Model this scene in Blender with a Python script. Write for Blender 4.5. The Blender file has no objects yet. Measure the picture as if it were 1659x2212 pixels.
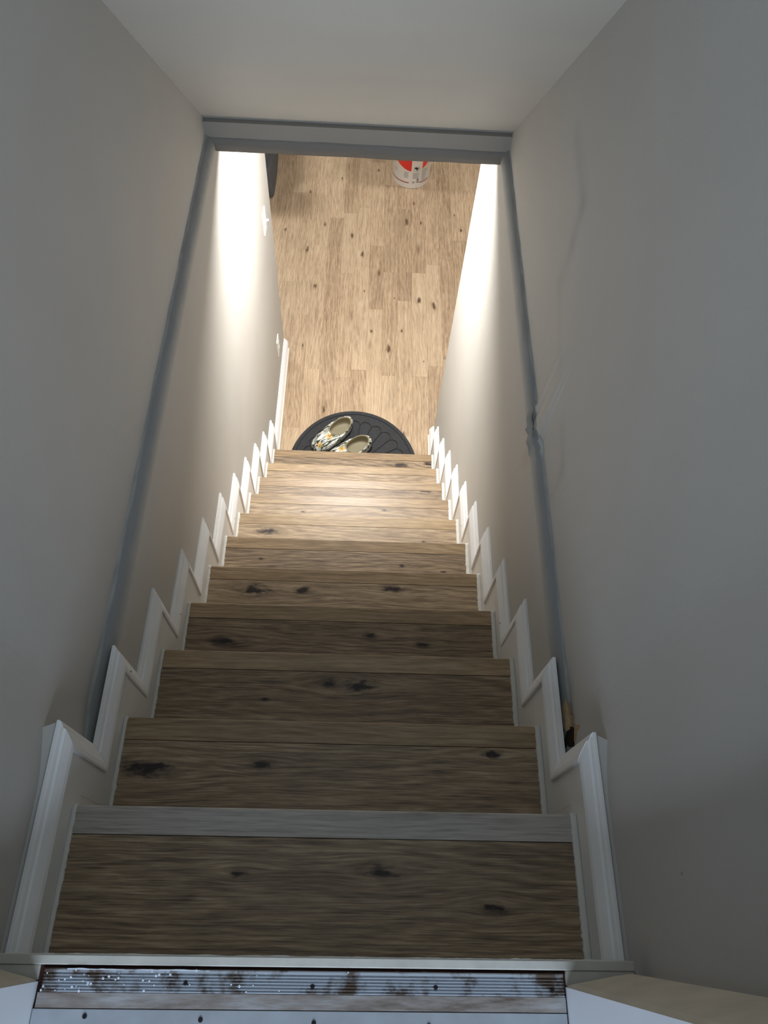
import bpy, bmesh, math, random
from mathutils import Vector, Matrix, noise
random.seed(7)
scn = bpy.context.scene
C = scn.collection

# ------------------------------------------------------------------ camera
cam_d = bpy.data.cameras.new('camera'); cam = bpy.data.objects.new('camera', cam_d); C.objects.link(cam)
FPX = 1600.72
cam_d.sensor_fit = 'HORIZONTAL'; cam_d.sensor_width = 36.0; cam_d.lens = 36.0*FPX/1659.0
cam_d.clip_start = 0.01; cam_d.clip_end = 60
right = Vector((0.99886192, 0.01214223, 0.04612414)); up = Vector((-0.0330246, 0.8738082, 0.48514802)); fwd = Vector((0.03441288, 0.48611911, -0.87321473))
M = Matrix((right, up, -fwd)).transposed().to_4x4(); M.translation = Vector((0.03880381, -0.17105068, 1.39311951))
cam.matrix_world = M
scn.camera = cam

# ------------------------------------------------------------------ world, lamps, exposure
scn.view_settings.view_transform = 'Standard'; scn.view_settings.look = 'None'
scn.view_settings.gamma = 1.0; scn.view_settings.use_curve_mapping = False
scn.view_settings.exposure = 0.0
w = bpy.data.worlds.new('world'); scn.world = w; w.use_nodes = True
w.node_tree.nodes['Background'].inputs[0].default_value = (0.62, 0.78, 1.0, 1)
w.node_tree.nodes['Background'].inputs[1].default_value = 0.12
def area(name, loc, rot, size, size_y, power, col, shape='RECTANGLE', spread=180):
    d = bpy.data.lights.new(name, 'AREA'); d.shape = shape; d.size = size; d.size_y = size_y
    d.energy = power; d.color = col; d.spread = math.radians(spread)
    o = bpy.data.objects.new(name, d); C.objects.link(o); o.location = loc; o.rotation_euler = rot
    return o
# flush ceiling lamp just past the foot of the stairs, a second one farther into the lower room
area('lower_lamp_near', (-0.03, 2.33, -0.075), (0, 0, 0), 0.30, 0.30, 45, (1.0, 0.98, 0.95), 'DISK')
area('lower_lamp_far', (-1.5, 4.6, -0.09), (0, 0, 0), 0.40, 0.40, 34, (1.0, 0.98, 0.95), 'DISK')
area('lower_lamp_far', (1.9, 4.4, -0.09), (0, 0, 0), 0.40, 0.40, 34, (1.0, 0.98, 0.95), 'DISK')
# daylight of the upper landing coming through the doorway behind the viewer
area('landing_daylight', (0.0, -2.1, 1.0), (math.radians(88), 0, 0), 1.6, 1.0, 78, (0.66, 0.81, 1.0))

# ------------------------------------------------------------------ numbers of the place (metres)
RISE = 0.20187; GOING = 0.20903; NT = 11
ZF = -11*RISE                      # lower floor
YN = [0.0035, 0.2035, 0.4187, 0.6262, 0.8343, 1.0459, 1.2538, 1.462, 1.6712, 1.8812, 2.0995]   # nosing fronts
XT = 0.4315                        # half width of a tread
WL, WR = 0.459, 0.463              # lower wall planes
WU = 0.486                         # upper wall planes
ZL = -0.030                        # lower ceiling
YH = 2.0                           # header
LAND = RISE                        # upper landing
YEND_L, YEND_R = 3.0, 2.376

# ------------------------------------------------------------------ helpers
def obj(name, bm, mat, parent=None, loc=None, smooth=False):
    me = bpy.data.meshes.new(name); bm.normal_update(); bm.to_mesh(me); bm.free()
    if smooth:
        for p in me.polygons: p.use_smooth = True
    for m in (mat if isinstance(mat, (list, tuple)) else [mat]): me.materials.append(m)
    o = bpy.data.objects.new(name, me); C.objects.link(o)
    if parent: o.parent = parent
    if loc is not None: o.location = loc
    return o
def box(bm, x0, x1, y0, y1, z0, z1, bev=0.0, seg=1, mi=0):
    b = bmesh.new()
    vs = [b.verts.new((x, y, z)) for x in (x0, x1) for y in (y0, y1) for z in (z0, z1)]
    for f in ((0,1,3,2),(4,6,7,5),(0,4,5,1),(2,3,7,6),(0,2,6,4),(1,5,7,3)): b.faces.new([vs[i] for i in f])
    bmesh.ops.recalc_face_normals(b, faces=b.faces)
    if bev: bmesh.ops.bevel(b, geom=list(b.edges), offset=bev, segments=seg, profile=.5, affect='EDGES')
    add(bm, b, mi)
def add(bm, b, mi=0):
    mp = {v: bm.verts.new(v.co) for v in b.verts}
    for f in b.faces:
        nf = bm.faces.new([mp[v] for v in f.verts]); nf.material_index = mi or f.material_index; nf.smooth = f.smooth
    b.free()
def prism(bm, pts, x0, x1):
    """polygon in (y,z) extruded along x"""
    a = [bm.verts.new((x0, y, z)) for y, z in pts]; c = [bm.verts.new((x1, y, z)) for y, z in pts]
    n = len(pts); fs = [bm.faces.new(a), bm.faces.new(c[::-1])]
    for i in range(n): fs.append(bm.faces.new((a[i], c[i], c[(i+1) % n], a[(i+1) % n])))
    bmesh.ops.recalc_face_normals(bm, faces=fs)
    bmesh.ops.triangulate(bm, faces=fs[:2])
def cyl(bm, cx, cy, z0, z1, r0, r1=None, n=32, caps=True):
    r1 = r0 if r1 is None else r1
    a = [bm.verts.new((cx+r0*math.cos(2*math.pi*i/n), cy+r0*math.sin(2*math.pi*i/n), z0)) for i in range(n)]
    c = [bm.verts.new((cx+r1*math.cos(2*math.pi*i/n), cy+r1*math.sin(2*math.pi*i/n), z1)) for i in range(n)]
    for i in range(n):
        j = (i+1) % n; bm.faces.new((a[i], a[j], c[j], c[i]))
    if caps: bm.faces.new(a[::-1]); bm.faces.new(c)
def lathe(bm, prof, n=48, smooth=True):
    rings = []
    for r, z in prof:
        rings.append([bm.verts.new((r*math.cos(2*math.pi*i/n), r*math.sin(2*math.pi*i/n), z)) for i in range(n)] if r > 1e-6 else [bm.verts.new((0, 0, z))])
    for a, b in zip(rings, rings[1:]):
        for i in range(n):
            j = (i+1) % n
            if len(a) == 1 and len(b) == 1: continue
            if len(a) == 1: f = bm.faces.new((a[0], b[j], b[i]))
            elif len(b) == 1: f = bm.faces.new((a[i], a[j], b[0]))
            else: f = bm.faces.new((a[i], a[j], b[j], b[i]))
            f.smooth = smooth
def tag(o, label, cat, group=None, kind=None):
    o['label'] = label; o['category'] = cat
    if group: o['group'] = group
    if kind: o['kind'] = kind
    return o
def struct(o, label=None, cat=None):
    o['kind'] = 'structure'
    if label: o['label'] = label
    if cat: o['category'] = cat
    return o
def empty(name, loc=(0, 0, 0), rz=0):
    o = bpy.data.objects.new(name, None); C.objects.link(o); o.location = loc; o.rotation_euler = (0, 0, rz); o.empty_display_size = .1
    return o

# ------------------------------------------------------------------ materials
class NT_:
    def __init__(s, name):
        s.m = bpy.data.materials.new(name); s.m.use_nodes = True; s.t = s.m.node_tree; s.b = s.t.nodes['Principled BSDF']
        s.b.inputs['Specular IOR Level'].default_value = .5
    def n(s, typ, **kw):
        nd = s.t.nodes.new(typ)
        for k, v in kw.items(): setattr(nd, k, v)
        return nd
    def put(s, sock, v):
        if isinstance(v, bpy.types.NodeSocket): s.t.links.new(v, sock)
        else: sock.default_value = v
    def math(s, op, a, b=0.0, c=None, clamp=False):
        nd = s.n('ShaderNodeMath', operation=op); nd.use_clamp = clamp
        s.put(nd.inputs[0], a); s.put(nd.inputs[1], b)
        if c is not None: s.put(nd.inputs[2], c)
        return nd.outputs[0]
    def noise(s, vec, scale=5, detail=3, rough=.5, dist=0):
        nd = s.n('ShaderNodeTexNoise'); s.put(nd.inputs['Vector'], vec)
        nd.inputs['Scale'].default_value = scale; nd.inputs['Detail'].default_value = detail
        nd.inputs['Roughness'].default_value = rough; nd.inputs['Distortion'].default_value = dist
        return nd.outputs[0]
    def ramp(s, fac, stops):
        nd = s.n('ShaderNodeValToRGB'); s.put(nd.inputs[0], fac); e = nd.color_ramp.elements
        while len(e) < len(stops): e.new(.5)
        for i, (p, c) in enumerate(stops): e[i].position = p; e[i].color = (*c, 1) if len(c) == 3 else c
        return nd.outputs[0]
    def mix(s, f, a, b, mode='MIX'):
        nd = s.n('ShaderNodeMix', data_type='RGBA', blend_type=mode); s.put(nd.inputs[0], f)
        for i, v in ((6, a), (7, b)):
            s.put(nd.inputs[i], v if isinstance(v, bpy.types.NodeSocket) else (*v, 1) if len(v) == 3 else v)
        return nd.outputs[2]
    def comb(s, x, y, z=0.0):
        nd = s.n('ShaderNodeCombineXYZ'); s.put(nd.inputs[0], x); s.put(nd.inputs[1], y); s.put(nd.inputs[2], z); return nd.outputs[0]
    def sep(s, v):
        nd = s.n('ShaderNodeSeparateXYZ'); s.put(nd.inputs[0], v); return nd.outputs
    def coord(s): return s.n('ShaderNodeTexCoord').outputs['Object']
    def bump(s, h, strength, dist=.001):
        nd = s.n('ShaderNodeBump'); nd.inputs['Strength'].default_value = strength; nd.inputs['Distance'].default_value = dist
        s.put(nd.inputs['Height'], h); s.t.links.new(nd.outputs[0], s.b.inputs['Normal'])
def lin(r, g, b):
    f = lambda c: ((c/255+.055)/1.055)**2.4 if c/255 > .04045 else c/255/12.92
    return (f(r), f(g), f(b))
def plain(name, rgb, rough=.5, metal=0.0, var=.0, scale=20, bump=0, bscale=200):
    t = NT_(name); c = lin(*rgb)
    if var:
        n = t.noise(t.coord(), scale, 3)
        t.put(t.b.inputs['Base Color'], t.ramp(n, [(.3, tuple(x*(1-var) for x in c)), (.7, tuple(min(1, x*(1+var)) for x in c))]))
    else: t.b.inputs['Base Color'].default_value = (*c, 1)
    t.b.inputs['Roughness'].default_value = rough; t.b.inputs['Metallic'].default_value = metal
    if bump: t.bump(t.noise(t.coord(), bscale, 2), bump)
    return t.m
def wood(name, dark, mid, light, rough=.42, bump=.5, knot_noise=False, tone=.14, gl=.42, knotc=(40, 29, 24)):
    """laminate oak: grain runs along local X; knots come from the object's own knot_a..c properties (x, y, size)"""
    t = NT_(name); S = t.sep(t.coord()); oi = t.n('ShaderNodeObjectInfo').outputs['Random']
    x, y = S[0], S[1]
    z = S[2]
    kn = None; yy = t.math('ADD', y, t.math('MULTIPLY', z, 1.0))
    kw1 = t.math('MULTIPLY', t.math('SUBTRACT', t.noise(t.comb(t.math('MULTIPLY', x, 30), t.math('MULTIPLY', y, 70), oi), 1, 3, .6), .5), 3.2)
    kw2 = t.math('MULTIPLY', t.math('SUBTRACT', t.noise(t.comb(t.math('MULTIPLY', x, 26), t.math('MULTIPLY', y, 90), 5.5), 1, 3, .6), .5), 3.2)
    for k in ('knot_a', 'knot_b', 'knot_c'):
        at = t.n('ShaderNodeAttribute', attribute_type='OBJECT', attribute_name=k).outputs['Vector']; A = t.sep(at)
        sz = t.math('MAXIMUM', A[2], .0004)
        dx = t.math('SUBTRACT', x, A[0]); dy = t.math('SUBTRACT', y, A[1])
        a = t.math('ADD', t.math('DIVIDE', dx, t.math('MULTIPLY', sz, 1.9)), kw1); b = t.math('ADD', t.math('DIVIDE', dy, t.math('MULTIPLY', sz, .8)), kw2)
        d = t.math('ADD', t.math('MULTIPLY', a, a), t.math('MULTIPLY', b, b))
        # wide field bends the grain round the knot
        aw = t.math('DIVIDE', dx, t.math('MULTIPLY', sz, 6.0)); bw = t.math('DIVIDE', dy, t.math('MULTIPLY', sz, 2.2))
        e = t.math('POWER', 2.718, t.math('MULTIPLY', t.math('ADD', t.math('MULTIPLY', aw, aw), t.math('MULTIPLY', bw, bw)), -1.0))
        yy = t.math('SUBTRACT', yy, t.math('MULTIPLY', t.math('MULTIPLY', dy, e), .72))
        core = t.math('POWER', 2.718, t.math('MULTIPLY', d, -1.0))
        kn = core if kn is None else t.math('MAXIMUM', kn, core)
    ox = t.math('MULTIPLY', oi, 71.3); oy = t.math('MULTIPLY', oi, 37.7)
    X = t.math('ADD', x, ox); Y = t.math('ADD', yy, oy)
    big = t.noise(t.comb(t.math('MULTIPLY', X, 1.1), t.math('MULTIPLY', Y, 6.5), oi), 1, 2, .5)
    ph = t.math('ADD', t.math('MULTIPLY', Y, 300), t.math('MULTIPLY', big, 62))
    wob = t.noise(t.comb(t.math('MULTIPLY', X, 14), t.math('MULTIPLY', Y, 60)), 1, 2, .5)
    ph = t.math('ADD', ph, t.math('MULTIPLY', wob, 7))
    ring = t.math('ADD', t.math('MULTIPLY', t.math('SINE', ph), .5), .5)
    med = t.noise(t.comb(t.math('MULTIPLY', X, 3.0), t.math('MULTIPLY', Y, 46)), 1, 4, .6)
    fine = t.noise(t.comb(t.math('MULTIPLY', X, 13), t.math('MULTIPLY', Y, 330)), 1, 3, .6)
    g = t.math('ADD', t.math('MULTIPLY', ring, .10), t.math('ADD', t.math('MULTIPLY', med, .33), t.math('MULTIPLY', fine, .72)))
    g = t.math('ADD', g, t.math('MULTIPLY', t.math('SUBTRACT', t.math('FRACT', t.math('MULTIPLY', oi, 17.13)), .5), tone))
    col = t.ramp(g, [(.36, lin(*dark)), (.56, lin(*mid)), (.76, lin(*light))])
    # dark mineral streaks
    st = t.noise(t.comb(t.math('MULTIPLY', X, 2.2), t.math('MULTIPLY', Y, 30), 4.2), 1, 3, .55)
    sm = t.ramp(st, [(.62, (0, 0, 0)), (.76, (1, 1, 1))])
    col = t.mix(t.math('MULTIPLY', sm, gl), col, lin(*knotc))
    blotch = t.noise(t.comb(t.math('MULTIPLY', X, 3), t.math('MULTIPLY', Y, 9), 9.1), 1, 2, .5)
    col = t.mix(t.math('MULTIPLY', t.ramp(blotch, [(.5, (0, 0, 0)), (.75, (1, 1, 1))]), .30), col, lin(*[int(c*.72) for c in mid]))
    if knot_noise:
        v = t.n('ShaderNodeTexVoronoi'); t.put(v.inputs['Vector'], t.comb(t.math('MULTIPLY', X, 2.0), t.math('MULTIPLY', Y, 7))); v.inputs['Scale'].default_value = 1
        kf = t.ramp(v.outputs['Distance'], [(.02, (1, 1, 1)), (.13, (0, 0, 0))])
        col = t.mix(t.math('MULTIPLY', kf, .62), col, lin(*knotc))
    kno = t.noise(t.comb(t.math('MULTIPLY', x, 40), t.math('MULTIPLY', y, 110)), 1, 3, .6)
    kf = t.math('MULTIPLY', kn, t.math('ADD', kno, .80), clamp=True)
    col = t.mix(kf, col, lin(*knotc))
    t.put(t.b.inputs['Base Color'], col)
    t.put(t.b.inputs['Roughness'], t.math('ADD', t.math('MULTIPLY', fine, .16), rough-.08))
    t.bump(t.math('ADD', fine, t.math('MULTIPLY', med, .5)), bump, .0006)
    return t.m

def wallpaint(name, rgb, marks=(), rough=.62, ledge_grey=None):
    t = NT_(name); co = t.coord(); S = t.sep(co); c = lin(*rgb)
    n = t.noise(co, 2.3, 4, .55)
    col = t.ramp(n, [(.3, tuple(v*.955 for v in c)), (.7, tuple(v*1.03 for v in c))])
    for (y0, z0, y1, z1, wd, st) in marks:                        # scuffs and smears left on the paint
        wob = t.math('MULTIPLY', t.math('SUBTRACT', t.noise(co, 9, 2), .5), wd*1.6)
        dy, dz = y1-y0, z1-z0; L2 = dy*dy+dz*dz
        py = t.math('SUBTRACT', S[1], y0); pz = t.math('SUBTRACT', S[2], z0)
        h = t.math('DIVIDE', t.math('ADD', t.math('MULTIPLY', py, dy), t.math('MULTIPLY', pz, dz)), L2, clamp=True)
        ey = t.math('SUBTRACT', py, t.math('MULTIPLY', h, dy)); ez = t.math('SUBTRACT', pz, t.math('MULTIPLY', h, dz))
        d = t.math('ADD', t.math('SQRT', t.math('ADD', t.math('MULTIPLY', ey, ey), t.math('MULTIPLY', ez, ez))), wob)
        f = t.math('POWER', t.math('SUBTRACT', 1.0, t.math('DIVIDE', d, wd*1.8), clamp=True), 1.6)
        col = t.mix(t.math('MULTIPLY', f, st*.55), col, tuple(v*.45 for v in c))
    if ledge_grey:                                                     # grey tint on the rounded lip, strongest at its top, fading downwards
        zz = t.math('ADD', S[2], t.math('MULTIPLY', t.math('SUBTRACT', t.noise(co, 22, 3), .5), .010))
        a = t.math('DIVIDE', t.math('SUBTRACT', zz, ledge_grey[0]), ledge_grey[1]-ledge_grey[0], clamp=True)
        b = t.math('DIVIDE', t.math('SUBTRACT', ledge_grey[2], S[2]), .003, clamp=True)
        col = t.mix(t.math('MULTIPLY', t.math('MULTIPLY', a, b), ledge_grey[3]), col, lin(92, 97, 101))
    # tiny dark nicks
    v = t.n('ShaderNodeTexVoronoi'); t.put(v.inputs['Vector'], co); v.inputs['Scale'].default_value = 4.2; v.inputs['Randomness'].default_value = 1
    col = t.mix(t.ramp(v.outputs['Distance'], [(.010, (1, 1, 1)), (.016, (0, 0, 0))]), col, tuple(x*.3 for x in c))
    t.put(t.b.inputs['Base Color'], col); t.b.inputs['Roughness'].default_value = rough
    t.bump(t.math('ADD', t.noise(co, 350, 2, .5), t.math('MULTIPLY', t.noise(co, 7, 2), 3.0)), .25, .0008)
    return t.m

m_wall = wallpaint('paint_greige', (189, 186, 180), ledge_grey=(-.150, -.112, -.1005, .62))
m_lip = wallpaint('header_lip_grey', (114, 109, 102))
m_wall_r = wallpaint('paint_greige_scuffed', (189, 186, 180), ledge_grey=(-.150, -.112, -.1005, .62), marks=[
    (1.33, .40, 1.15, .375, .030, .45), (1.15, .375, 1.13, .285, .026, .40), (1.13, .285, 1.13, .17, .030, .28),
    (1.13, .17, .93, .10, .022, .22), (.80, .06, .715, .03, .020, .35), (.715, .03, .70, -.06, .018, .35)])
m_ceil = wallpaint('paint_ceiling', (194, 190, 181))
m_trim = plain('white_trim_paint', (243, 243, 242), .38, var=.03, scale=9, bump=.06, bscale=120)
m_skirt = plain('offwhite_board_paint', (228, 226, 221), .45, var=.04, scale=8, bump=.08, bscale=90)
m_caulk = plain('caulk', (222, 220, 212), .6, bump=.3, bscale=300)
m_tread = wood('tread_laminate_oak', (88, 71, 54), (146, 125, 99), (194, 171, 140), .45, .8)
m_nose = wood('nosing_laminate_oak', (122, 101, 76), (158, 134, 102), (188, 164, 130), .41, .5, gl=.18)
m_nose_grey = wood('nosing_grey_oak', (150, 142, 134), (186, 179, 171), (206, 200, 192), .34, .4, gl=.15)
m_floor = wood('floor_laminate_oak', (136, 113, 90), (183, 158, 129), (208, 186, 157), .46, .25, knot_noise=True, tone=.16, gl=.30, knotc=(96, 74, 56))
m_beige = plain('aged_cream_paint', (198, 190, 172), .6, var=.10, scale=14, bump=.2)
m_jamb = plain('white_jamb_paint', (224, 226, 230), .5, var=.03, scale=7, bump=.05)
m_paper = plain('torn_drywall_paper', (178, 152, 118), .9, var=.15, scale=120)
m_void = plain('brown_cavity', (40, 26, 20), .95)
m_plaster = plain('lumpy_filler', (150, 150, 146), .8, var=.12, scale=90, bump=.6, bscale=260)

# ------------------------------------------------------------------ walls of the stairwell
def ledge_wall(name, s, wl, mat, yend, rough_zone=None):
    bm = bmesh.new(); X = lambda v: s*v
    # upper wall face, rounded ledge and lower wall face, swept along y
    prof = [(WU, 2.45), (WU, .9), (WU, .2), (WU, -.102)]
    R = WU-wl
    for i in range(1, 9):
        a = math.radians(90*i/8); prof.append((WU-R*math.sin(a)**.9, -.102-.036*(1-math.cos(a))))
    prof += [(wl, -.30)]
    ys = [-.24+i*(2.06+.24)/138 for i in range(139)]
    rows = []
    for y in ys:
        row = []
        g = max(0.0, min(1.0, (.215-y)/.215)); g = g*g*(3-2*g)*(WU-wl-.006)/(WU-wl)     # plaster dies flush to the skirting near the door
        for i, (x, z) in enumerate(prof):
            dx = -(x-wl)*g; dz = 0
            if 3 <= i <= 11:
                k = .0012
                if rough_zone and rough_zone[0] < y < rough_zone[1]:
                    q = min(1, (y-rough_zone[0])/.03, (rough_zone[1]-y)/.03); k += .011*q
                v = noise.noise_vector(Vector((y*14+s*3, i*.55, 0)))+.6*noise.noise_vector(Vector((y*60, i*.9, 3)))
                if i < 11: dx, dz = dx+v.x*k, v.y*k
                dx -= .3*abs(v.x)*k if i > 4 else 0
            row.append(bm.verts.new((X(x+dx), y, z+dz)))
        rows.append(row)
    for a, b in zip(rows, rows[1:]):
        for i in range(len(prof)-1):
            f = bm.faces.new((a[i], a[i+1], b[i+1], b[i])); f.smooth = i >= 3
    # body behind the faces
    x0, x1 = sorted((X(wl), X(wl+.115))); b2 = bmesh.new()
    box(bm, x0, x1, -.24, 2.06, ZF, -.30); box(bm, x0, x1, 2.06, yend, ZF, ZL)
    x0, x1 = sorted((X(WU+.0005), X(wl+.115))); box(bm, x0, x1, -.24, 2.06, -.30, 2.45)
    o = obj(name, bm, mat); struct(o); return o
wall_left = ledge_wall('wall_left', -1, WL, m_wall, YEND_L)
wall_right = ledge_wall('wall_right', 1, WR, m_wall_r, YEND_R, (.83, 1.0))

# sloped ceiling above the flight, with its thickness
bm = bmesh.new()
prism(bm, [(-.24, 2.225), (2.025, -.055), (2.14, -.055), (-.24, 2.45)], -.60, .60)
struct(obj('ceiling', bm, m_ceil))
# header at the low end: small drop face, then the rounded drywall lip across the opening
bm = bmesh.new(); hp = [(2.025, -.052), (2.0215, -.080), (2.020, -.097)]
for i in range(0, 9):
    a = math.radians(90*i/8); hp.append((2.020-.024*math.sin(a), -.100-.030*(1-math.cos(a))))
hp += [(1.996, -.150), (2.004, -.1535)]
for j in range(61):
    pass
cols = []
for j in range(61):
    x = -.492+.984*j/60; c = []
    for i, (y, z) in enumerate(hp):
        v = noise.noise_vector(Vector((x*11, i*.5, 7))); k = .0016 if 0 < i < len(hp)-1 else .0008
        c.append(bm.verts.new((x, y+v.x*k, z+v.y*k)))
    cols.append(c)
for a, b in zip(cols, cols[1:]):
    for i in range(len(hp)-1):
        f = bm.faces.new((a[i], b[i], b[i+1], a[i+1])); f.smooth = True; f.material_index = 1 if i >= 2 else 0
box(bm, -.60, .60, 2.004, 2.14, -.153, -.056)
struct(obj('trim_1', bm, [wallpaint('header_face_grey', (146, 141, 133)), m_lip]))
# ceiling of the lower room
bm = bmesh.new(); box(bm, -3.2, 3.2, 2.14, 7.4, ZL, ZL+.1); struct(obj('ceiling', bm, m_ceil))
# far walls of the lower room (out of sight, they bounce its light)
for nm, a in (('wall_back', (-3.2, 3.2, 7.4, 7.5, ZF, ZL)), ('wall_room_left', (-3.3, -3.2, 1.9, 7.5, ZF, ZL)), ('wall_room_right', (3.2, 3.3, 1.9, 7.5, ZF, ZL)),
              ('wall_front', (-3.2, -WL-.115, 1.9, 2.0, ZF, ZL)), ('wall_front', (WR+.115, 3.2, 1.9, 2.0, ZF, ZL))):
    bm = bmesh.new(); box(bm, *a); struct(obj(nm, bm, m_wall))
bm = bmesh.new(); box(bm, -3.2, -WL-.115, 2.0, 2.2, ZL, ZL+.1); box(bm, WR+.115, 3.2, 2.0, 2.2, ZL, ZL+.1); struct(obj('ceiling', bm, m_ceil))

# torn drywall paper where the right ledge meets the skirting
tp = empty('torn_drywall_edge', (0, 0, 0)); 
def shard(name, pts, x0, x1, mat):
    bm = bmesh.new(); prism(bm, pts, x0, x1); return obj(name, bm, mat, tp)
def slab(name, pts, th, mat):
    bm = bmesh.new(); P_ = [Vector(p) for p in pts]; nn = (P_[1]-P_[0]).cross(P_[2]-P_[0]).normalized()*th
    lo = [bm.verts.new(p) for p in P_]; hi = [bm.verts.new(p+nn) for p in P_]
    bm.faces.new(lo[::-1]); bm.faces.new(hi)
    for i in range(len(P_)): bm.faces.new((lo[i], lo[(i+1) % len(P_)], hi[(i+1) % len(P_)], hi[i]))
    bmesh.ops.recalc_face_normals(bm, faces=bm.faces); return obj(name, bm, mat, tp)
slab('paper_flap', [(WU-.001, .215, -.098), (WU-.012, .235, -.094), (WR-.001, .205, -.128), (WU-.016, .172, -.104), (WU-.004, .178, -.096)], .0012, m_paper)
slab('cavity', [(WU-.0015, .142, -.094), (WU-.0015, .176, -.088), (WU-.010, .182, -.101), (WU-.018, .160, -.112), (WR+.002, .140, -.118)], .0010, m_void)
slab('paper_flap', [(WU-.001, .150, -.060), (WU-.001, .172, -.050), (WU-.002, .182, -.090), (WU-.004, .150, -.100)], .0012, m_paper)
shard('paper_flap', [(.225, -.150), (.262, -.158), (.205, -.185), (.185, -.178)], WR-.006, WR+.001, m_paper)
shard('paper_flap', [(.185, -.118), (.205, -.112), (.200, -.090), (.176, -.098)], WU-.008, WU-.001, m_paper)
shard('paper_flap', [(.150, -.128), (.180, -.150), (.172, -.168), (.142, -.145)], WR-.003, WR+.012, m_paper)
shard('cavity', [(.150, -.135), (.178, -.112), (.188, -.150), (.160, -.165)], WR-.001, WU-.002, m_void)
tag(tp, 'torn brown drywall paper and small hole at the low end of the right wall ledge', 'torn paper')

# ------------------------------------------------------------------ staircase
stair = empty('staircase', (0, 0, ZF))
tag(stair, 'straight flight of oak laminate stairs going down between two grey walls', 'staircase')
def local(o): o.location = Vector(o.location)-Vector((0, 0, ZF))
knots = {0: [(.095, -.0926, .012), (-.1428, -.0982, .007), (.2851, -.1455, .010)],
         1: [(-.375, .100, .020), (-.1386, .1145, .010), (.3378, .143, .008)],
         2: [(.0536, .3386, .018), (-.1747, .3011, .006), (-.02, .345, .012)],
         3: [(-.3261, .5129, .014), (.0838, .5408, .008), (.2343, .5178, .008)],
         4: [(-.2834, .7534, .022), (-.1293, .7583, .012), (.1595, .7723, .014)],
         5: [(.2032, .9494, .008), (-.30, .96, .005), (.35, .93, .005)],
         6: [(-.3123, 1.1741, .018), (.1, 1.12, .004), (.3, 1.15, .004)],
         7: [(.15, 1.40, .005), (-.2, 1.38, .004), (0, 0, 0)],
         8: [(.3546, 1.6265, .014), (0, 0, 0), (0, 0, 0)], 9: [(0, 0, 0)]*3,
         10: [(.2597, 2.0243, .018), (.4124, 2.0397, .012), (0, 0, 0)]}
ND = .0455; TH = .022
for k in range(NT):
    zt = -RISE*k; yn = YN[k]; yb = (YN[k-1] if k else -.209)-.022
    y1 = yn-ND-.0010; yc = (yb+y1)/2; w2 = XT
    bm = bmesh.new(); box(bm, -w2, w2, yb-yc, y1-yc, -TH, 0, .0007)
    o = obj('tread', bm, m_tread, stair, (0, yc, zt-ZF))
    for nm, (kx, ky, s) in zip(('knot_a', 'knot_b', 'knot_c'), knots[k]): o[nm] = (float(kx), float(ky-yc), float(s)) if s else (9.0, 9.0, 0.001)
    # nosing: rounded front edge and a short drop
    pts = [(-ND/2, -TH), (-ND/2, .0004), (ND/2-.004, .0006)]
    for i in range(1, 5):
        a = math.radians(90-90*i/4); pts.append((ND/2-.004+.004*math.cos(a), -.0034+.004*math.sin(a)))
    pts += [(ND/2, -.034), (ND/2-.007, -.034), (ND/2-.007, -TH)]
    bm = bmesh.new(); prism(bm, pts, -w2, w2)
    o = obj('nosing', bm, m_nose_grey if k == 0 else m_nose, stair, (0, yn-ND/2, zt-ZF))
    for nm in ('knot_a', 'knot_b', 'knot_c'): o[nm] = (9.0, 9.0, 0.001)
    # riser under the nosing, down to the next tread (grain along x; board lies in the xz plane)
    bm = bmesh.new(); h = RISE-TH-.001
    box(bm, -w2, w2, -.006, .006, 0, h); o = obj('riser', bm, m_tread, stair, (0, yn-.022-.008, zt-RISE+.0005-ZF))
    for nm in ('knot_a', 'knot_b', 'knot_c'): o[nm] = (9.0, 9.0, 0.001)
# painted riser below the landing
bm = bmesh.new(); box(bm, -XT, XT, -.239, -.225, .0005, LAND-.0225); o = obj('riser', bm, m_skirt, stair, (0, 0, -ZF)); o['label'] = 'white painted top riser'
# closed soffit carriage below (keeps light from leaking)
bm = bmesh.new(); prism(bm, [(-.24, -.03), (2.07, ZF+.10), (2.07, ZF), (-.24, ZF)], -XT, XT)
bm2 = bmesh.new(); bm.free(); bm = bm2
pts = [(-.232, -.0225)]
for k in range(NT):
    pts += [(YN[k]-.037, -RISE*k-.0225), (YN[k]-.037, -RISE*(k+1)-.0225)]
pts = pts[:-1]+[(YN[-1]-.037, ZF), (-.232, ZF)]
prism(bm, pts, -XT+.003, XT-.003); obj('carriage', bm, m_skirt, stair, (0, 0, -ZF))

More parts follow.
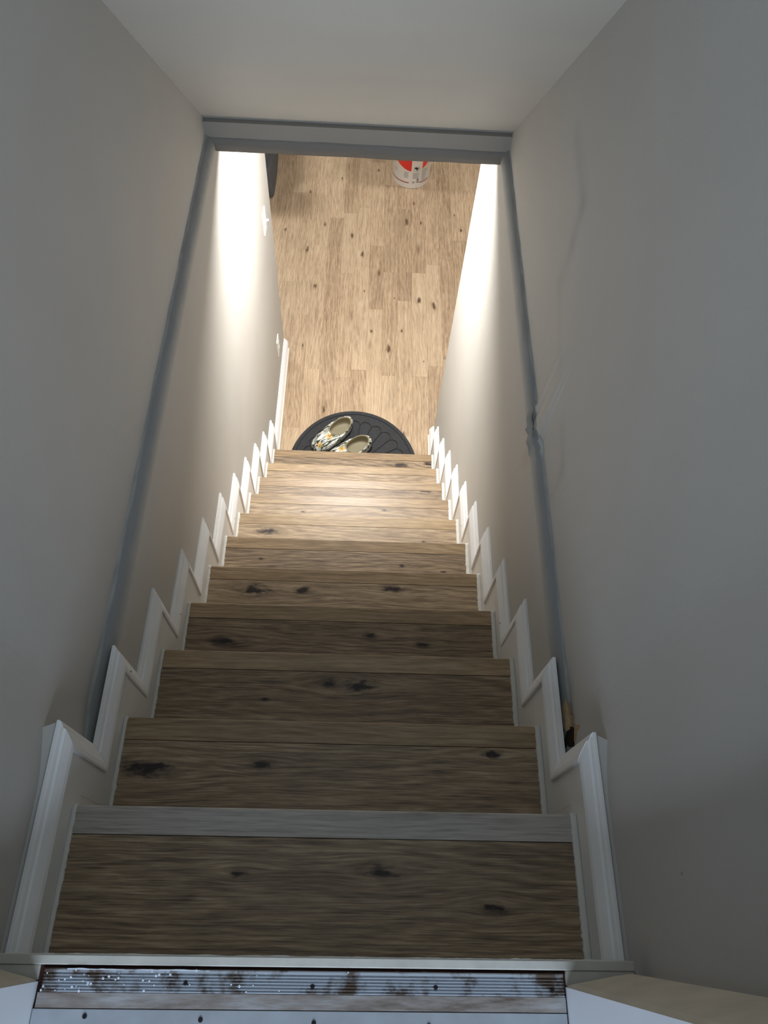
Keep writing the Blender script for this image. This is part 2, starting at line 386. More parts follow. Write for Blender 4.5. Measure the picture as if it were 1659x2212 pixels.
# ------------------------------------------------------------------ stepped skirting boards with base-cap moulding
CAP = [(w_, t_*.86) for w_, t_ in [(0, 0), (.000, .006), (.004, .0095), (.011, .012), (.0125, .0165), (.020, .021), (.030, .0265), (.0385, .0285), (.042, .0275), (.043, .022)]]
def skirting(side, s, wl, yend):
    path = [(-.222, .102)]
    for k in range(NT):
        yk = YN[k]+.121; path += [(yk, .102-RISE*k), (yk, .102-RISE*(k+1))]
    zb = ZF+.092
    path[-1] = (path[-1][0], zb); path.append((yend-.002, zb))
    X = lambda t: s*(wl-t)
    # board
    off = .03; top = [(path[0][0], path[0][1]-off)]
    for i in range(1, len(path)-1): top.append((path[i][0]-off, path[i][1]-off))
    top.append((path[-1][0], path[-1][1]-off))
    bot = [(yend-.002, ZF+.001)]
    bot.append((YN[-1]-.03, ZF+.001)); bot.append((-.222, -.26))
    bm = bmesh.new(); x0, x1 = sorted((X(-.001), X(.0200))); prism(bm, top+bot, x0, x1)
    o = obj('baseboard_'+side, bm, m_skirt); struct(o)
    # moulding pieces, mitred at every corner
    def at(i, w, t):
        y, z = path[i]
        if i == 0: return (X(t), y, z-w)
        if i == len(path)-1: return (X(t), y, z-w)
        return (X(t), y-w, z-w)
    for i in range(len(path)-1):
        bm = bmesh.new(); n = len(CAP)
        hgt = .0
        jt = random.uniform(-.0012, .0012)
        A = [bm.verts.new(at(i, w, t+(jt if t else 0))) for w, t in CAP]; B = [bm.verts.new(at(i+1, w, t+(jt if t else 0))) for w, t in CAP]
        A.append(bm.verts.new(at(i, CAP[-1][0], 0))); B.append(bm.verts.new(at(i+1, CAP[-1][0], 0)))
        fs = [bm.faces.new((A[j], A[j+1], B[j+1], B[j])) for j in range(n)]
        fs += [bm.faces.new(A[::-1]), bm.faces.new(B)]
        bmesh.ops.recalc_face_normals(bm, faces=bm.faces)
        obj('moulding', bm, m_trim, o)
        # nail hole now and then
        if i % 3 == 0 and 0 < i < 20:
            (ya, za), (yb2, zb2) = path[i], path[i+1]; bm = bmesh.new()
            f = .25; yy = ya+(yb2-ya)*f-.030; zz = za+(zb2-za)*f-.030
            box(bm, *sorted((X(.0225), X(.0238))), yy-.0012, yy+.0012, zz-.0012, zz+.0012); obj('nail_head', bm, m_void, o)
    # filler between the thicker skirting top and the set-back upper wall at the first step
    bm = bmesh.new(); x0, x1 = sorted((s*wl, s*(WU+.001)))
    b = bmesh.new(); prism(b, [(-.222, -.20), (-.222, .099), (path[1][0]-.003, .099), (path[1][0]-.003, -.20)], x0, x1)
    for v in b.verts:                                             # wall plaster dying into the set-back wall above
        if v.co.z > 0 and abs(v.co.x) > wl+.01: v.co.z += .022; v.co.y -= (.02 if v.co.y > 0 else 0)
    add(bm, b); obj('plaster_fillet', bm, m_wall, o)
    # ragged caulk bead along every tread end
    bm = bmesh.new(); e = XT
    def bead(p0, p1, n):
        prev = None
        for q in range(n+1):
            f = q/n; y = p0[0]+(p1[0]-p0[0])*f; z = p0[1]+(p1[1]-p0[1])*f
            r = .0016+.0020*abs(noise.noise(Vector((y*90+s*5, z*70, 1))))+.0007*random.random()
            if random.random() < .10: r += .0010
            ring = []
            for a in range(6):
                an = 2*math.pi*a/6
                ox, on_ = s*(((wl-.020-e)/2+(r*1.25-.0015 if math.cos(an) < 0 else .001))*math.cos(an)), r*.8*math.sin(an)
                if abs(p1[0]-p0[0]) > abs(p1[1]-p0[1]): ring.append(bm.verts.new((s*(e+wl-.020)/2+ox, y, z+on_)))
                else: ring.append(bm.verts.new((s*(e+wl-.020)/2+ox, y+on_, z)))
            if prev:
                for a in range(6): bm.faces.new((prev[a], prev[(a+1) % 6], ring[(a+1) % 6], ring[a]))
            else: bm.faces.new(ring)
            prev = ring
        bm.faces.new(prev[::-1])
    for k in range(NT):
        zt = -RISE*k; yb = (YN[k-1] if k else -.209)-.02
        bead((yb, zt), (YN[k], zt), 46); bead((YN[k], zt), (YN[k], zt-.034), 8)
        bead((YN[k]-.022, zt-.034), (YN[k]-.022, zt-RISE), 14)
    bmesh.ops.recalc_face_normals(bm, faces=bm.faces)
    obj('caulk_bead', bm, m_caulk, o, smooth=True)
    # butt seams between the board panels
    for k in (0, 4, 7):
        zt = -RISE*k; bm = bmesh.new(); yy = YN[k]+.02
        box(bm, *sorted((X(.0195), X(.0204))), yy-.0006, yy+.0006, zt-.16, zt-.03); obj('board_seam', bm, m_caulk, o)
    # shoe strip on the floor along the straight length
    bm = bmesh.new(); prism(bm, [(YN[-1]+.004, ZF+.0005), (yend-.01, ZF+.0005), (yend-.01, ZF+.016), (YN[-1]+.004, ZF+.016)], *sorted((X(.0201), X(.030))))
    obj('shoe_strip', bm, m_caulk, o)
    return o
skirting('left', -1, WL, YEND_L); skirting('right', 1, WR, YEND_R)

# ------------------------------------------------------------------ lower floor: individual planks near the stairs, plain slab beyond
bm = bmesh.new(); box(bm, -3.2, 3.2, 1.95, 7.4, ZF-.06, ZF-.004)
floor = obj('floor', bm, m_floor, None, (0, 0, 0)); struct(floor)
for nm in ('knot_a', 'knot_b', 'knot_c'): floor[nm] = (99.0, 99.0, .001)
PW = .0965; rnd = random.Random(11); cnt = 0; meshes = {}
def plank_mesh(L, W, mat=m_floor):
    key = (round(L, 2), round(W, 4))
    if key not in meshes:
        bm = bmesh.new(); box(bm, -key[0]/2+.0002, key[0]/2-.0002, -W/2+.0002, W/2-.0002, -.004, 0, .0004)
        me = bpy.data.meshes.new('plank'); bm.to_mesh(me); bm.free(); me.materials.append(mat); meshes[key] = me
    return meshes[key]
xa, xb = -1.10, 1.35
x = xa; col_i = 0
while x < xb:
    xc = x+PW/2; y = 2.075-rnd.random()*.8
    while y < 5.6:
        L = .90 if rnd.random() < .7 else .6
        y0, y1 = max(y, 2.0742), min(y+L, 5.6)
        if y1-y0 > .05:
            L2 = round(y1-y0, 2); o = bpy.data.objects.new('plank', plank_mesh(L2, PW)); C.objects.link(o)
            o.parent = floor; o.location = (xc, (y0+y1)/2, ZF); o.rotation_euler = (0, 0, math.pi/2)
            for nm in ('knot_a', 'knot_b', 'knot_c'): o[nm] = (99.0, 99.0, .001)
            if rnd.random() < .55:
                o['knot_a'] = (rnd.uniform(-L2*.42, L2*.42), rnd.uniform(-.03, .03), rnd.uniform(.006, .015))
            if rnd.random() < .3:
                o['knot_b'] = (rnd.uniform(-L2*.42, L2*.42), rnd.uniform(-.03, .03), rnd.uniform(.004, .009))
            cnt += 1
        y += L
    x += PW; col_i += 1

def rag(name, y, mat, amp, x0, x1, z0, z1, parent=None, seed=0, wd=.004, n=150):
    """thin ragged strip across the sill"""
    bm = bmesh.new(); prev = None
    for i in range(n+1):
        x = x0+(x1-x0)*i/n; a = y+amp*noise.noise(Vector((x*30, seed, 0)))+.5*amp*noise.noise(Vector((x*110, seed, 4)))
        r = [bm.verts.new(p) for p in ((x, a, z0), (x, a, z1), (x, y-wd, z1), (x, y-wd, z0))]
        if prev:
            for j in range(4): bm.faces.new((prev[j], prev[(j+1) % 4], r[(j+1) % 4], r[j]))
        prev = r
    bmesh.ops.recalc_face_normals(bm, faces=bm.faces)
    return obj(name, bm, mat, parent)
# ------------------------------------------------------------------ upper landing: sill, threshold strips, jambs
m_alum = NT_('ribbed_aluminium')
co = m_alum.coord(); n1 = m_alum.noise(co, 26, 4, .65); S = m_alum.sep(co)
dirt = m_alum.ramp(m_alum.math('ADD', n1, m_alum.math('MULTIPLY', m_alum.math('ABSOLUTE', S[0]), .18)), [(.52, (0, 0, 0)), (.66, (1, 1, 1))])
m_alum.put(m_alum.b.inputs['Base Color'], m_alum.mix(dirt, lin(190, 196, 204), lin(100, 84, 72)))
m_alum.put(m_alum.b.inputs['Metallic'], m_alum.math('SUBTRACT', .45, m_alum.math('MULTIPLY', dirt, .4)))
m_alum.b.inputs['Roughness'].default_value = .42
m_alum.bump(m_alum.noise(co, 90, 3), .3)
m_alum = m_alum.m
t = NT_('worn_grey_wood'); S = t.sep(t.coord()); v = t.comb(t.math('MULTIPLY', S[0], 7), t.math('MULTIPLY', S[1], 40))
t.put(t.b.inputs['Base Color'], t.ramp(t.noise(v, 1, 5, .65), [(.35, lin(84, 66, 56)), (.5, lin(132, 122, 114)), (.68, lin(160, 158, 158))]))
t.b.inputs['Roughness'].default_value = .6; t.bump(t.noise(v, 4, 3), .4); m_worn = t.m
m_sill2 = plain('grey_metal_strip', (166, 170, 175), .45, .3, var=.12, scale=20)
m_screw = plain('dark_screw', (40, 38, 40), .5, .6)
m_rust = plain('rusty_edge', (64, 34, 26), .9, var=.3, scale=60, bump=.5, bscale=150)
m_sillp = plain('chipped_white_paint', (190, 186, 176), .55, var=.08, scale=30, bump=.3, bscale=80)

bm = bmesh.new(); box(bm, -.445, .4435, -.2240, -.2120, LAND-.022, LAND, .0012, 2)
o = obj('trim_2', bm, m_sillp); struct(o)
bm = bmesh.new(); box(bm, -.445, .445, -.60, -.2245, LAND-.06, LAND-.006); struct(obj('floor', bm, m_rust), 'dark brown landing subfloor under the door threshold')
XA, XB = -.3625, .3415
bm = bmesh.new(); box(bm, .3455, .4435, -.2425, -.2242, LAND-.02, LAND-.0025, .001); box(bm, -.445, -.3705, -.2425, -.2242, LAND-.02, LAND-.0025, .001)
struct(obj('trim_2', bm, m_sillp))
rag('caulk_line', -.2108, m_caulk, .0011, -.42, .42, LAND-.004, LAND-.0012, seed=21, wd=.003)['kind'] = 'structure'
ts = empty('threshold_strip', ((XA+XB)/2, -.241, LAND-.006)); T = lambda p: (p[0]-ts.location[0], p[1]-ts.location[1], p[2]-ts.location[2])
tag(ts, 'ribbed aluminium edging strip with paint specks and dark screws beside the white sill', 'threshold strip')
def tpart(name, bm, mat, parent):
    bmesh.ops.translate(bm, verts=bm.verts, vec=-Vector(ts.location)); return obj(name, bm, mat, parent)
bm = bmesh.new(); pts = []
ya, yb = -.2285, -.2545; N = 6
pts = [(ya+.0012, LAND-.0055), (ya+.0008, LAND-.001), (ya-.001, LAND+.0012)]
for i in range(N):
    yy = ya-.0055-i*(ya-.0055-yb-.002)/(N-1)
    pts += [(yy+.0016, LAND+.0012), (yy+.0010, LAND-.0014), (yy-.0002, LAND-.0014), (yy-.0010, LAND+.0012)]
pts += [(yb, LAND+.001), (yb, LAND-.0055)]
prism(bm, pts, XA, XB); tpart('ribbed_plate', bm, m_alum, ts)
for x, y in ((-.1727, -.2437), (-.0021, -.2458), (.165, -.2453), (.325, -.2475)):
    bm = bmesh.new(); cyl(bm, x, y, LAND+.0003, LAND+.0018, .0032, .0026, 16); box(bm, x-.0024, x+.0024, y-.0004, y+.0004, LAND+.0014, LAND+.0021)
    tpart('screw', bm, m_screw, ts)
o = rag('paint_chips', -.2282, plain('white_paint_chip', (208, 216, 224), .6), .0014, XA+.03, XA+.22, LAND+.0008, LAND+.0016, seed=3, wd=.0012)
o.parent = ts; o.location = -Vector(ts.location)
bm = bmesh.new(); rr = random.Random(5)
for i in range(46):
    x = XA+abs(rr.gauss(0, .13)); x = min(x, XB-.01); y = rr.uniform(-.2535, -.229); r = rr.uniform(.0006, .0018)
    cyl(bm, x, y, LAND+.0008, LAND+.0015, r*1.1, r*.8, 7)
tpart('paint_specks', bm, bpy.data.materials['white_paint_chip'], ts)['kind'] = 'stuff'
rag('trim_3', -.2272, m_rust, .0007, XA-.004, XB+.004, LAND-.0055, LAND-.0005, seed=9, wd=.0008)['kind'] = 'structure'
bm = bmesh.new(); box(bm, XA-.004, XB+.001, -.2727, -.2550, LAND-.0055, LAND+.0004, .0006)
tag(obj('wood_sill_strip', bm, m_worn), 'worn grey-brown wooden strip with peeling finish behind the ribbed aluminium', 'sill strip')
ms = empty('metal_sill_plate', (0, -.30, LAND-.0055)); tag(ms, 'smooth grey metal plate with slotted screws at the bottom edge of the picture', 'metal plate')
bm = bmesh.new(); box(bm, XA-.006, XB+.001, -.36+.30, -.2735+.30, 0, .0062, .0006); obj('plate', bm, m_sill2, ms)
for x, y in ((-.299, -.2815), (-.1475, -.2843), (.002, -.2868), (.155, -.289)):
    bm = bmesh.new(); cyl(bm, x, y+.30, .0055, .0072, .0034, .0028, 16); box(bm, x-.0005, x+.0005, y+.30-.0024, y+.30+.0024, .007, .0076); obj('screw', bm, m_screw, ms)
# door jambs with cream stops, left and right
for s, xi, xo, nm in ((-1, .3695, .432, 'door_1'), (1, .3445, .428, 'door_1')):
    bm = bmesh.new()
    x0, x1 = sorted((s*xi, s*(WU+.06))); box(bm, x0, x1, -.36, -.2435, LAND-.004, 2.2)
    jb = obj(nm, bm, m_jamb); struct(jb, ('left' if s < 0 else 'right')+' white painted door jamb beside the threshold')
    bm = bmesh.new()
    a = [(s*xi, -.2435), (s*(xi+.006), -.2385), (s*xo, -.2255), (s*xo, -.2435)]
    # bottom end is broken and ragged, so the section tapers there
    lev = [(LAND+.002, .55), (LAND+.012, .8), (LAND+.03, 1), (2.2, 1)]; rows = []
    for z, k in lev:
        rows.append([bm.verts.new((s*xi+(px-s*xi)*(k if abs(px) > xi+.001 else 1)+0, -.2435+(py+.2435)*k, z+.003*noise.noise(Vector((px*90, z, 0))))) for px, py in a])
    for r0, r1 in zip(rows, rows[1:]):
        for j in range(4): bm.faces.new((r0[j], r0[(j+1) % 4], r1[(j+1) % 4], r1[j]))
    bm.faces.new(rows[0]); bm.faces.new(rows[-1]); bmesh.ops.recalc_face_normals(bm, faces=bm.faces)
    o = obj('door_stop', bm, m_beige, jb); o['label'] = 'cream door stop with broken lower end'
    bm = bmesh.new(); x0, x1 = sorted((s*xo, s*(WU+.01))); box(bm, x0, x1, -.2435, -.238, LAND+.0005, 2.3); obj('wall_return', bm, m_wall, jb)
# wall above the doorway
bm = bmesh.new(); box(bm, -.6, .6, -.36, -.24, 2.2, 2.45); struct(obj('wall_front', bm, m_wall))
# landing floor behind the viewer
bm = bmesh.new(); box(bm, -1.5, 1.5, -2.6, -.37, LAND-.06, LAND-.001); struct(obj('floor', bm, m_worn))

# ------------------------------------------------------------------ half-round door mat at the foot
mat_c = (-.002, 2.118); MR = .408; MRX = .374
t = NT_('mat_carpet'); co = t.coord()
t.put(t.b.inputs['Base Color'], t.ramp(t.noise(co, 420, 3, .7), [(.35, lin(32, 33, 35)), (.55, lin(58, 59, 62)), (.75, lin(92, 92, 94))])); t.b.inputs['Roughness'].default_value = .95
t.bump(t.noise(co, 500, 2), 1.0, .002); m_carpet = t.m
m_rubber = plain('mat_rubber', (11, 11, 12), .6, bump=.2, bscale=200)
mt = empty('door_mat', (mat_c[0], mat_c[1], ZF)); tag(mt, 'dark grey half-round scallop-patterned mat at the foot of the stairs', 'mat')
def half_disc(r0, r1, z0, z1, n=64, a0=0, a1=math.pi, rx=1.0):
    bm = bmesh.new(); prev = None; st = None
    for i in range(n+1):
        a = a0+(a1-a0)*i/n; c, s_ = math.cos(a)*rx, math.sin(a)
        r = [bm.verts.new(p) for p in ((r0*c, r0*s_, z0), (r1*c, r1*s_, z0), ((r1-.002)*c, (r1-.002)*s_, z1), ((r0+(.002 if r0 else 0))*c, (r0+(.002 if r0 else 0))*s_, z1))]
        if prev:
            for j in range(4): bm.faces.new((prev[j], prev[(j+1) % 4], r[(j+1) % 4], r[j]))
        else: st = r
        prev = r
    bm.faces.new(st); bm.faces.new(prev[::-1]); bmesh.ops.remove_doubles(bm, verts=bm.verts, dist=1e-6); bmesh.ops.recalc_face_normals(bm, faces=bm.faces); return bm
RX = MRX/MR
obj('base', half_disc(.0001, MR, .0004, .0035, rx=RX), m_rubber, mt)
obj('border', half_disc(MR*.935, MR*.995, .0034, .0085, rx=RX), m_carpet, mt)
# field between border and petals, with a scalloped inner edge
NP_ = 13; da = math.pi/NP_; RB = MR*.925; RP = MR*.80; RC = .034
def outer_r(a):        # outline of the scallops: circles at the petal tips
    k = min(NP_-1, int(a/da)); ac = (k+.5)*da; d = a-ac; rc = RP-RC; hw = rc*math.tan(da/2)
    q = (rc*math.sin(d)); rr = RP*math.sin(da/2)*.93
    return rc*math.cos(d)+math.sqrt(max(0, rr*rr-q*q)) if abs(q) < rr else rc*math.cos(d)
bm = bmesh.new(); prev = None
n = NP_*16
for i in range(n+1):
    a = math.pi*i/n; c, s_ = math.cos(a)*RX, math.sin(a); ri = outer_r(min(a, math.pi-1e-6))+.0075
    r = [bm.verts.new(p) for p in ((ri*c, ri*s_, .0034), (RB*c, RB*s_, .0034), (RB*c, RB*s_, .0078), ((ri+.001)*c, (ri+.001)*s_, .0078))]
    if prev:
        for j in range(4): bm.faces.new((prev[j], prev[(j+1) % 4], r[(j+1) % 4], r[j]))
    else: bm.faces.new(r)
    prev = r
bm.faces.new(prev[::-1]); bmesh.ops.recalc_face_normals(bm, faces=bm.faces); obj('scalloped_band', bm, m_carpet, mt)
for k in range(NP_):
    ac = (k+.5)*da; bm = bmesh.new(); pts = []
    for i in range(17):
        d = -da/2+da*i/16; R_ = outer_r(ac+d*.999)-.001
        g = .0046/max(R_, .05); dd = max(-da/2+g, min(da/2-g, d)); pts.append((R_*math.cos(ac+dd)*RX, R_*math.sin(ac+dd)))
    r0 = .09; g = .0040/r0
    pts += [(r0*math.cos(ac+da/2-g)*RX, r0*math.sin(ac+da/2-g)), (r0*math.cos(ac-da/2+g)*RX, r0*math.sin(ac-da/2+g))]
    lo = [bm.verts.new((x, y, .0034)) for x, y in pts]; hi = [bm.verts.new((x, y, .0078)) for x, y in pts]
    fs = [bm.faces.new(lo[::-1]), bm.faces.new(hi)]
    for i in range(len(pts)): bm.faces.new((lo[i], lo[(i+1) % len(pts)], hi[(i+1) % len(pts)], hi[i]))
    bmesh.ops.recalc_face_normals(bm, faces=bm.faces); obj('petal', bm, m_carpet, mt)
obj('fan_hub', half_disc(.0001, .082, .0034, .0078, rx=RX), m_carpet, mt)

# ------------------------------------------------------------------ clogs
t = NT_('camouflage_print'); co = t.coord(); S = t.sep(co)
u = t.comb(t.math('ADD', t.math('MULTIPLY', S[0], 17), t.math('MULTIPLY', S[1], 14)), t.math('MULTIPLY', S[1], 46), t.math('MULTIPLY', S[2], 30))
a = t.noise(u, 1.0, 3, .6, 1.4)
col = t.ramp(a, [(.38, lin(22, 24, 18)), (.44, lin(74, 80, 58)), (.475, lin(176, 178, 166)), (.58, lin(238, 240, 238)), (.66, lin(120, 126, 104))])
t.put(t.b.inputs['Base Color'], col); t.b.inputs['Roughness'].default_value = .45; m_camo = t.m
m_olive = plain('olive_foam', (140, 132, 106), .55, var=.05, scale=30)
m_sole = plain('dark_sole', (58, 54, 42), .7)
m_yel = plain('yellow_petal_print', (214, 168, 56), .5, var=.12, scale=200)
m_yel2 = plain('brown_flower_centre', (186, 122, 40), .6)
CL, CW = .290, .120                      # clog length and width; local +x = toe, origin at the sole's middle
def foot(th, L=CL, W=CW, side=1):
    c, s_ = math.cos(th), math.sin(th)
    x = L/2*math.copysign(abs(c)**.92, c)
    wv = W/2*(1.0+.10*c if c > 0 else 1.0+.16*c)
    y = wv*math.copysign(abs(s_)**.80, s_)+.006*side*c
    return x, y
def clog(name, side):
    root = empty(name)
    n = 56; OX, OA, OB = -.060, .074, .0465       # opening centre and half axes
    def rim(th):
        c, s_ = math.cos(th), math.sin(th); x = OX+OA*c; y = OB*s_*(1+.06*c)
        h = .070-.018*math.exp(-((x+.02)/.05)**2)*1.0+.012*max(0, c)+.004*max(0, -c)
        return x, y, h
    bm = bmesh.new(); rings = []
    K = 12
    for k in range(K+1):
        f = k/K; ring = []
        for i in range(n):
            th = 2*math.pi*i/n; bx, by = foot(th, side=side); rx, ry, rh = rim(th)
            # bulging wall: rises first, then sweeps in to the rim
            hx = 1-(1-f)**.9; e = f**1.9
            x = bx+(rx-bx)*e; y = by+(ry-by)*e
            top = rh+.004
            c = max(0, math.cos(th)); wall = math.sin(min(1, f*1.15)*math.pi/2)**.8
            z = .014+(top-.014)*wall
            bul = 1+.05*math.sin(f*math.pi)
            x = OX*.2+(x-OX*.2)*bul; y *= bul
            ring.append(bm.verts.new((x, y, z)))
        rings.append(ring)
    for a_, b_ in zip(rings, rings[1:]):
        for i in range(n): f_ = bm.faces.new((a_[i], a_[(i+1) % n], b_[(i+1) % n], b_[i])); f_.smooth = True
    top_ring = [v.co.copy() for v in rings[-1]]
    bmesh.ops.recalc_face_normals(bm, faces=bm.faces); obj('upper', bm, m_camo, root)
    # olive lining: rolled rim, inner wall and footbed
    bm = bmesh.new(); rings = []
    cx = OX
    for (sc, dz) in ((1.045, -.002), (1.05, .0015), (1.02, .0040), (.97, .0042), (.935, .0015), (.925, -.006), (.93, -.02)):
        rings.append([bm.verts.new((cx+(p.x-cx)*sc, p.y*sc, p.z+dz)) for p in top_ring])
    for sc, z in ((.93, .030), (.84, .0215), (.6, .020), (.3, .0195)):
        rings.append([bm.verts.new((cx+(p.x-cx)*sc, p.y*sc, z)) for p in top_ring])
    for a_, b_ in zip(rings, rings[1:]):
        for i in range(n): f_ = bm.faces.new((a_[i], a_[(i+1) % n], b_[(i+1) % n], b_[i])); f_.smooth = True
    bm.faces.new(rings[-1]); bmesh.ops.recalc_face_normals(bm, faces=bm.faces); obj('lining', bm, m_olive, root)
    bm = bmesh.new(); rs = []
    for sc, z in ((.93, 0), (.985, .003), (1.01, .012), (1.0, .017), (.9, .0175)):
        rs.append([bm.verts.new((foot(2*math.pi*i/n, side=side)[0]*sc, foot(2*math.pi*i/n, side=side)[1]*sc, z)) for i in range(n)])
    for a_, b_ in zip(rs, rs[1:]):
        for i in range(n): f_ = bm.faces.new((a_[i], a_[(i+1) % n], b_[(i+1) % n], b_[i])); f_.smooth = True
    bm.faces.new(rs[0][::-1]); bm.faces.new(rs[-1]); bmesh.ops.recalc_face_normals(bm, faces=bm.faces); obj('sole', bm, m_sole, root)
    # printed yellow flowers: thin petals laid on the upper
    up_me = [o for o in root.children if o.name.startswith('upper')][0].data
    from mathutils.bvhtree import BVHTree
    bv = BVHTree.FromPolygons([v.co for v in up_me.vertices], [p.vertices for p in up_me.polygons])
    for fx, fy, fr in ((.036, .016*side, .020), (.112, .022*side, .015)):
        bm = bmesh.new()
        def P(x, y, lift):
            h = bv.ray_cast(Vector((x, y, .3)), Vector((0, 0, -1)))[0]
            return (x, y, (h.z if h else .05)+lift)
        for q in range(6):
            a0 = 2*math.pi*q/6+.3; pl = []
            for (rr, aa) in ((.22, 0), (.6, -.36), (.95, -.20), (1.02, 0), (.93, .22), (.6, .36)):
                pl.append(bm.verts.new(P(fx+fr*rr*math.cos(a0+aa), fy+fr*rr*math.sin(a0+aa), .0010)))
            bm.faces.new(pl)
        obj('flower_print', bm, m_yel, root)
        bm = bmesh.new(); bm.faces.new([bm.verts.new(P(fx+fr*.3*math.cos(a), fy+fr*.3*math.sin(a), .0016)) for a in [2*math.pi*i/10 for i in range(10)]])
        obj('flower_centre', bm, m_yel2, root)
    return root
c1 = clog('clog', 1); c1.location = (-.128, 2.320, ZF+.0080); c1.rotation_euler = (0, 0, math.radians(180+42))
tag(c1, 'camouflage-print clog with yellow flowers, farther from the stairs on the mat', 'clog', 'pair of camouflage clogs')
c2 = clog('clog', -1); c2.location = (-.030, 2.206, ZF+.0080); c2.rotation_euler = (0, 0, math.radians(180+34))
tag(c2, 'camouflage-print clog nearest the last step, half hidden behind it', 'clog', 'pair of camouflage clogs')

# ------------------------------------------------------------------ wall plates on the left wall
m_plate = plain('white_plastic', (238, 238, 234), .35)
def plate(name, y, z, toggle):
    r = empty(name, (-WL, y, z)); bm = bmesh.new(); box(bm, .0, .0065, -.037, .037, -.0585, .0585, .002, 2); obj('cover_plate', bm, m_plate, r)
    if toggle:
        bm = bmesh.new(); box(bm, .006, .009, -.006, .006, -.013, .013, .0008); obj('toggle_collar', bm, m_plate, r)
        bm = bmesh.new(); b = bmesh.new(); box(b, 0, .019, -.0045, .0045, -.0045, .0045, .0015)
        bmesh.ops.rotate(b, verts=b.verts, cent=(0, 0, 0), matrix=Matrix.Rotation(math.radians(-24), 3, 'Y')); bmesh.ops.translate(b, verts=b.verts, vec=(.006, 0, .002)); add(bm, b)
        obj('toggle', bm, m_plate, r)
        for dz in (-.030, .030):
            bm = bmesh.new(); box(bm, .0062, .0078, -.0025, .0025, dz-.0025, dz+.0025, .0007); obj('screw', bm, m_plate, r)
    else:
        for dz in (-.021, .021):
            bm = bmesh.new(); box(bm, .006, .0085, -.0165, .0165, dz-.0135, dz+.0135, .0015); rc = obj('socket', bm, m_plate, r)
            for yy, hh in ((-.006, .004), (.006, .0035)):
                bm = bmesh.new(); box(bm, .0082, .0088, yy-.001, yy+.001, dz-hh, dz+hh); obj('slot', bm, m_void, rc)
            bm = bmesh.new(); box(bm, .0082, .0088, -.002, .002, dz-.0105, dz-.0070); obj('slot', bm, m_void, rc)
        bm = bmesh.new(); box(bm, .0062, .0078, -.0025, .0025, -.0025, .0025, .0007); obj('screw', bm, m_plate, r)
    return r
tag(plate('light_switch', 2.757, -1.050, True), 'white toggle light switch on the bright left wall near its far end', 'light switch')
tag(plate('wall_outlet', 2.737, -1.900, False), 'white double socket plate low on the left wall above the baseboard', 'outlet')

# ------------------------------------------------------------------ bucket
m_pail = plain('white_pail_plastic', (236, 236, 234), .35)
m_red = plain('red_ink', (206, 44, 34), .45); m_dred = plain('dark_red_ink', (150, 26, 26), .45)
m_black = plain('black_ink', (30, 30, 32), .5); m_grey = plain('grey_ink', (150, 150, 152), .5)
BX, BY = .346, 4.712; BRT, BRB, BH = .150, .134, .365
bk = empty('bucket', (BX, BY, ZF)); tag(bk, 'white plastic pail with red and black printed label on the far floor', 'bucket')
bm = bmesh.new(); lathe(bm, [(0, .001), (BRB-.01, .001), (BRB-.004, 0), (BRB, .006), (BRB+(BRT-BRB)*.85, BH*.85), (BRT+.006, BH*.86), (BRT+.006, BH*.88), (BRT, BH*.885), (BRT+.001, BH-.006), (BRT-.003, BH-.004), (BRT-.008, BH-.012), (BRB-.004, .006), (0, .006)], 64)
bmesh.ops.recalc_face_normals(bm, faces=bm.faces); obj('body', bm, m_pail, bk)
bm = bmesh.new(); lathe(bm, [(0, BH-.004), (BRT-.012, BH-.004), (BRT-.010, BH+.004), (BRT+.005, BH+.004), (BRT+.007, BH), (BRT+.007, BH-.016), (BRT+.004, BH-.016), (BRT+.004, BH-.002)], 64)
bmesh.ops.recalc_face_normals(bm, faces=bm.faces); obj('lid', bm, m_pail, bk)
bm = bmesh.new(); pr = None
for i in range(25):
    a = math.pi*i/24; p = Vector(((BRT+.014)*math.cos(a), -.02-(BRT+.0)*.25*math.sin(a)*0, 0)); c = Vector(((BRT+.012)*math.cos(a), (BRT+.010)*math.sin(a)*.93, BH*.80-.05*math.sin(a)))
    ring = [bm.verts.new(c+Vector((.002*math.cos(q)*math.cos(a), .002*math.cos(q)*math.sin(a), .002*math.sin(q)))) for q in [2*math.pi*j/6 for j in range(6)]]
    if pr:
        for j in range(6): bm.faces.new((pr[j], pr[(j+1) % 6], ring[(j+1) % 6], ring[j]))
    pr = ring
obj('handle', bm, plain('wire', (150, 150, 150), .3, .9), bk)
def patch(fn, mat, name='label_print', n=1):
    pass
def curved(polys, mat, name='label_print', lift=.0006):
    """polys: list of [(angle_deg from facing the stairs, height), ...] laid on the pail wall"""
    bm = bmesh.new()
    for pl in polys:
        vs = []
        for ad, h in pl:
            a = math.radians(-90+ad); r = BRB+(BRT-BRB)*h/BH*1.0+lift; vs.append(bm.verts.new((r*math.cos(a), r*math.sin(a), h)))
        bm.faces.new(vs)
    bmesh.ops.recalc_face_normals(bm, faces=bm.faces)
    return obj(name, bm, mat, bk)
def strip(a0, a1, h0, h1, n=None):
    n = n or max(1, int(abs(a1-a0)/6)); return [[(a0+(a1-a0)*i/n, h0), (a0+(a1-a0)*(i+1)/n, h0), (a0+(a1-a0)*(i+1)/n, h1), (a0+(a1-a0)*i/n, h1)] for i in range(n)]
curved(strip(-78, -8, .048, .055), m_dred, 'label_stripe'); curved(strip(24, 62, .048, .055), m_dred, 'label_stripe')
pol = []
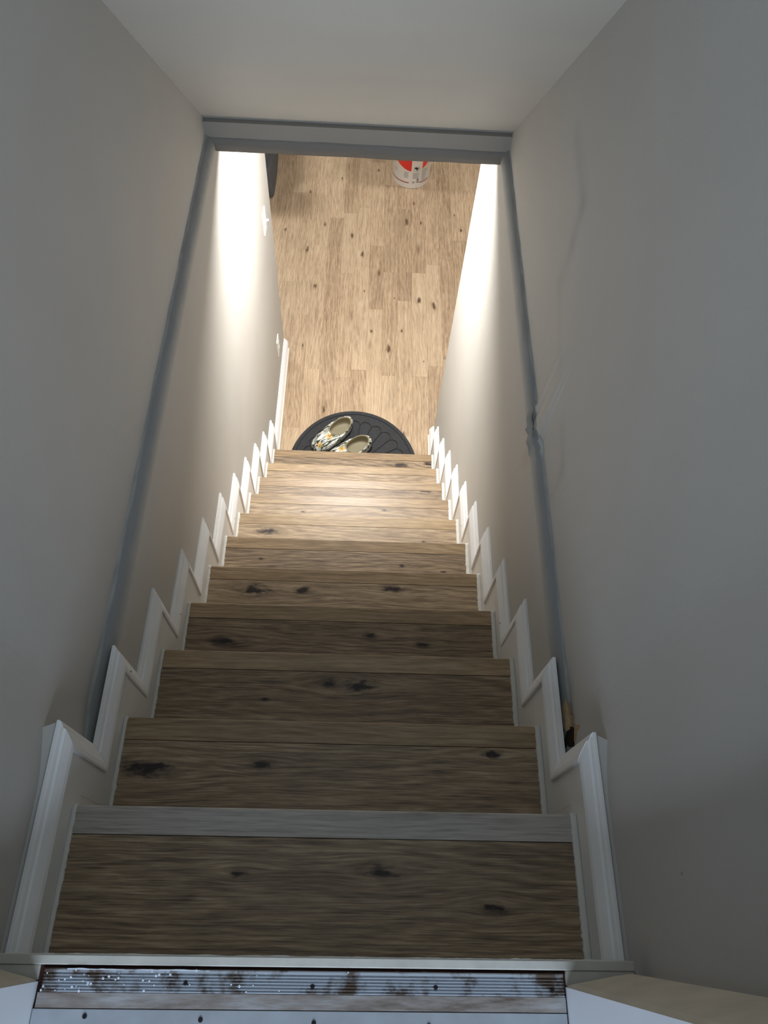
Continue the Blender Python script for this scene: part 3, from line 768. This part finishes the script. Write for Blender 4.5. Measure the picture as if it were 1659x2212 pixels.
for i in range(10):
    a0, a1 = -52+4.9*i, -52+4.9*(i+1); f = lambda a: .205-.055*math.sin(max(0, min(1, (a+52)/52))*math.pi/2)
    pol.append([(a0, f(a0)), (a1, f(a1)), (a1, .285), (a0, .285)])
curved(pol, m_red, 'label_blot'); pol = []
for i in range(6):
    a0, a1 = 30+5*i, 35+5*i; f = lambda a: .165+.06*((a-30)/30)**1.2
    pol.append([(a0, f(a0)), (a1, f(a1)), (a1, .285), (a0, .285)])
curved(pol, m_red, 'label_blot')
rr = random.Random(3); pol = []
for j in range(9): pol += strip(-26+rr.uniform(0, 3), -9+rr.uniform(-5, 0), .092+j*.0055, .0945+j*.0055)
for j in range(10): pol += strip(2, 24-rr.uniform(0, 6), .088+j*.0052, .0905+j*.0052)
for j in range(13): pol += strip(30, 52-rr.uniform(0, 8), .066+j*.0075, .069+j*.0075)
for j in range(3): pol += strip(-62+rr.uniform(0, 2), -50, .115+j*.011, .118+j*.011)
curved(pol, m_grey, 'label_small_print')['kind'] = 'stuff'
# warning pictogram: ring, falling figure and pail outline
ring = []
for i in range(20):
    a, b_ = 2*math.pi*i/20, 2*math.pi*(i+1)/20
    ring.append([(13+9.5*math.cos(a), .168+.022*math.sin(a)), (13+9.5*math.cos(b_), .168+.022*math.sin(b_)), (13+8.5*math.cos(b_), .168+.0195*math.sin(b_)), (13+8.5*math.cos(a), .168+.0195*math.sin(a))])
curved(ring, m_grey, 'pictogram_ring')
curved([[(6, .178), (10, .186), (17, .176), (20, .180), (19, .172), (15, .168), (17, .158), (14, .157), (11, .166), (7, .170)], [(9, .150), (17, .150), (16, .146), (10, .146)]], m_black, 'pictogram')
bars = []
for j in range(12):
    if j % 4 != 3: bars += strip(15, 22, .052+j*.0032, .0538+j*.0032, 1)
curved(bars, m_black, 'barcode'); curved(strip(1, 11, .058, .062)+strip(2, 8, .050, .053), m_black, 'label_code')

# ------------------------------------------------------------------ dark grey sofa beyond the left wall end
t = NT_('charcoal_upholstery'); co = t.coord()
t.put(t.b.inputs['Base Color'], t.ramp(t.noise(co, 300, 3, .6), [(.3, lin(62, 64, 68)), (.7, lin(92, 94, 98))])); t.b.inputs['Roughness'].default_value = .85
t.bump(t.noise(co, 400, 2), .5); m_up = t.m
def soft_box(name, x0, x1, y0, y1, z0, z1, r, parent, wob=.006, mat=m_up):
    bm = bmesh.new(); box(bm, x0, x1, y0, y1, z0, z1, r, 3); bmesh.ops.subdivide_edges(bm, edges=[e for e in bm.edges if e.calc_length() > .12], cuts=7, use_grid_fill=True)
    for v in bm.verts:
        v.co += noise.noise_vector(v.co*5.5)*wob*2
    return obj(name, bm, mat, parent, smooth=True)
sf = empty('sofa', (-1.06, 5.2, ZF)); tag(sf, 'charcoal upholstered sofa end seen past the left wall corner', 'sofa')
soft_box('seat_base', -.43, .425, -.88, .98, .05, .30, .03, sf, .007)
soft_box('seat_cushion', -.18, .425, -.66, .16, .30, .45, .05, sf); soft_box('seat_cushion', -.18, .425, .17, .78, .30, .45, .05, sf)
soft_box('armrest', -.43, .40, -.89, -.67, .28, .60, .05, sf); soft_box('armrest', -.43, .40, .79, .99, .28, .60, .05, sf)
soft_box('backrest', -.45, -.19, -.88, .98, .28, .84, .06, sf)
for fx in (-.36, .36):
    for fy in (-.80, .90):
        bm = bmesh.new(); cyl(bm, fx, fy, 0, .06, .02, .028, 16); obj('leg', bm, m_void, sf)
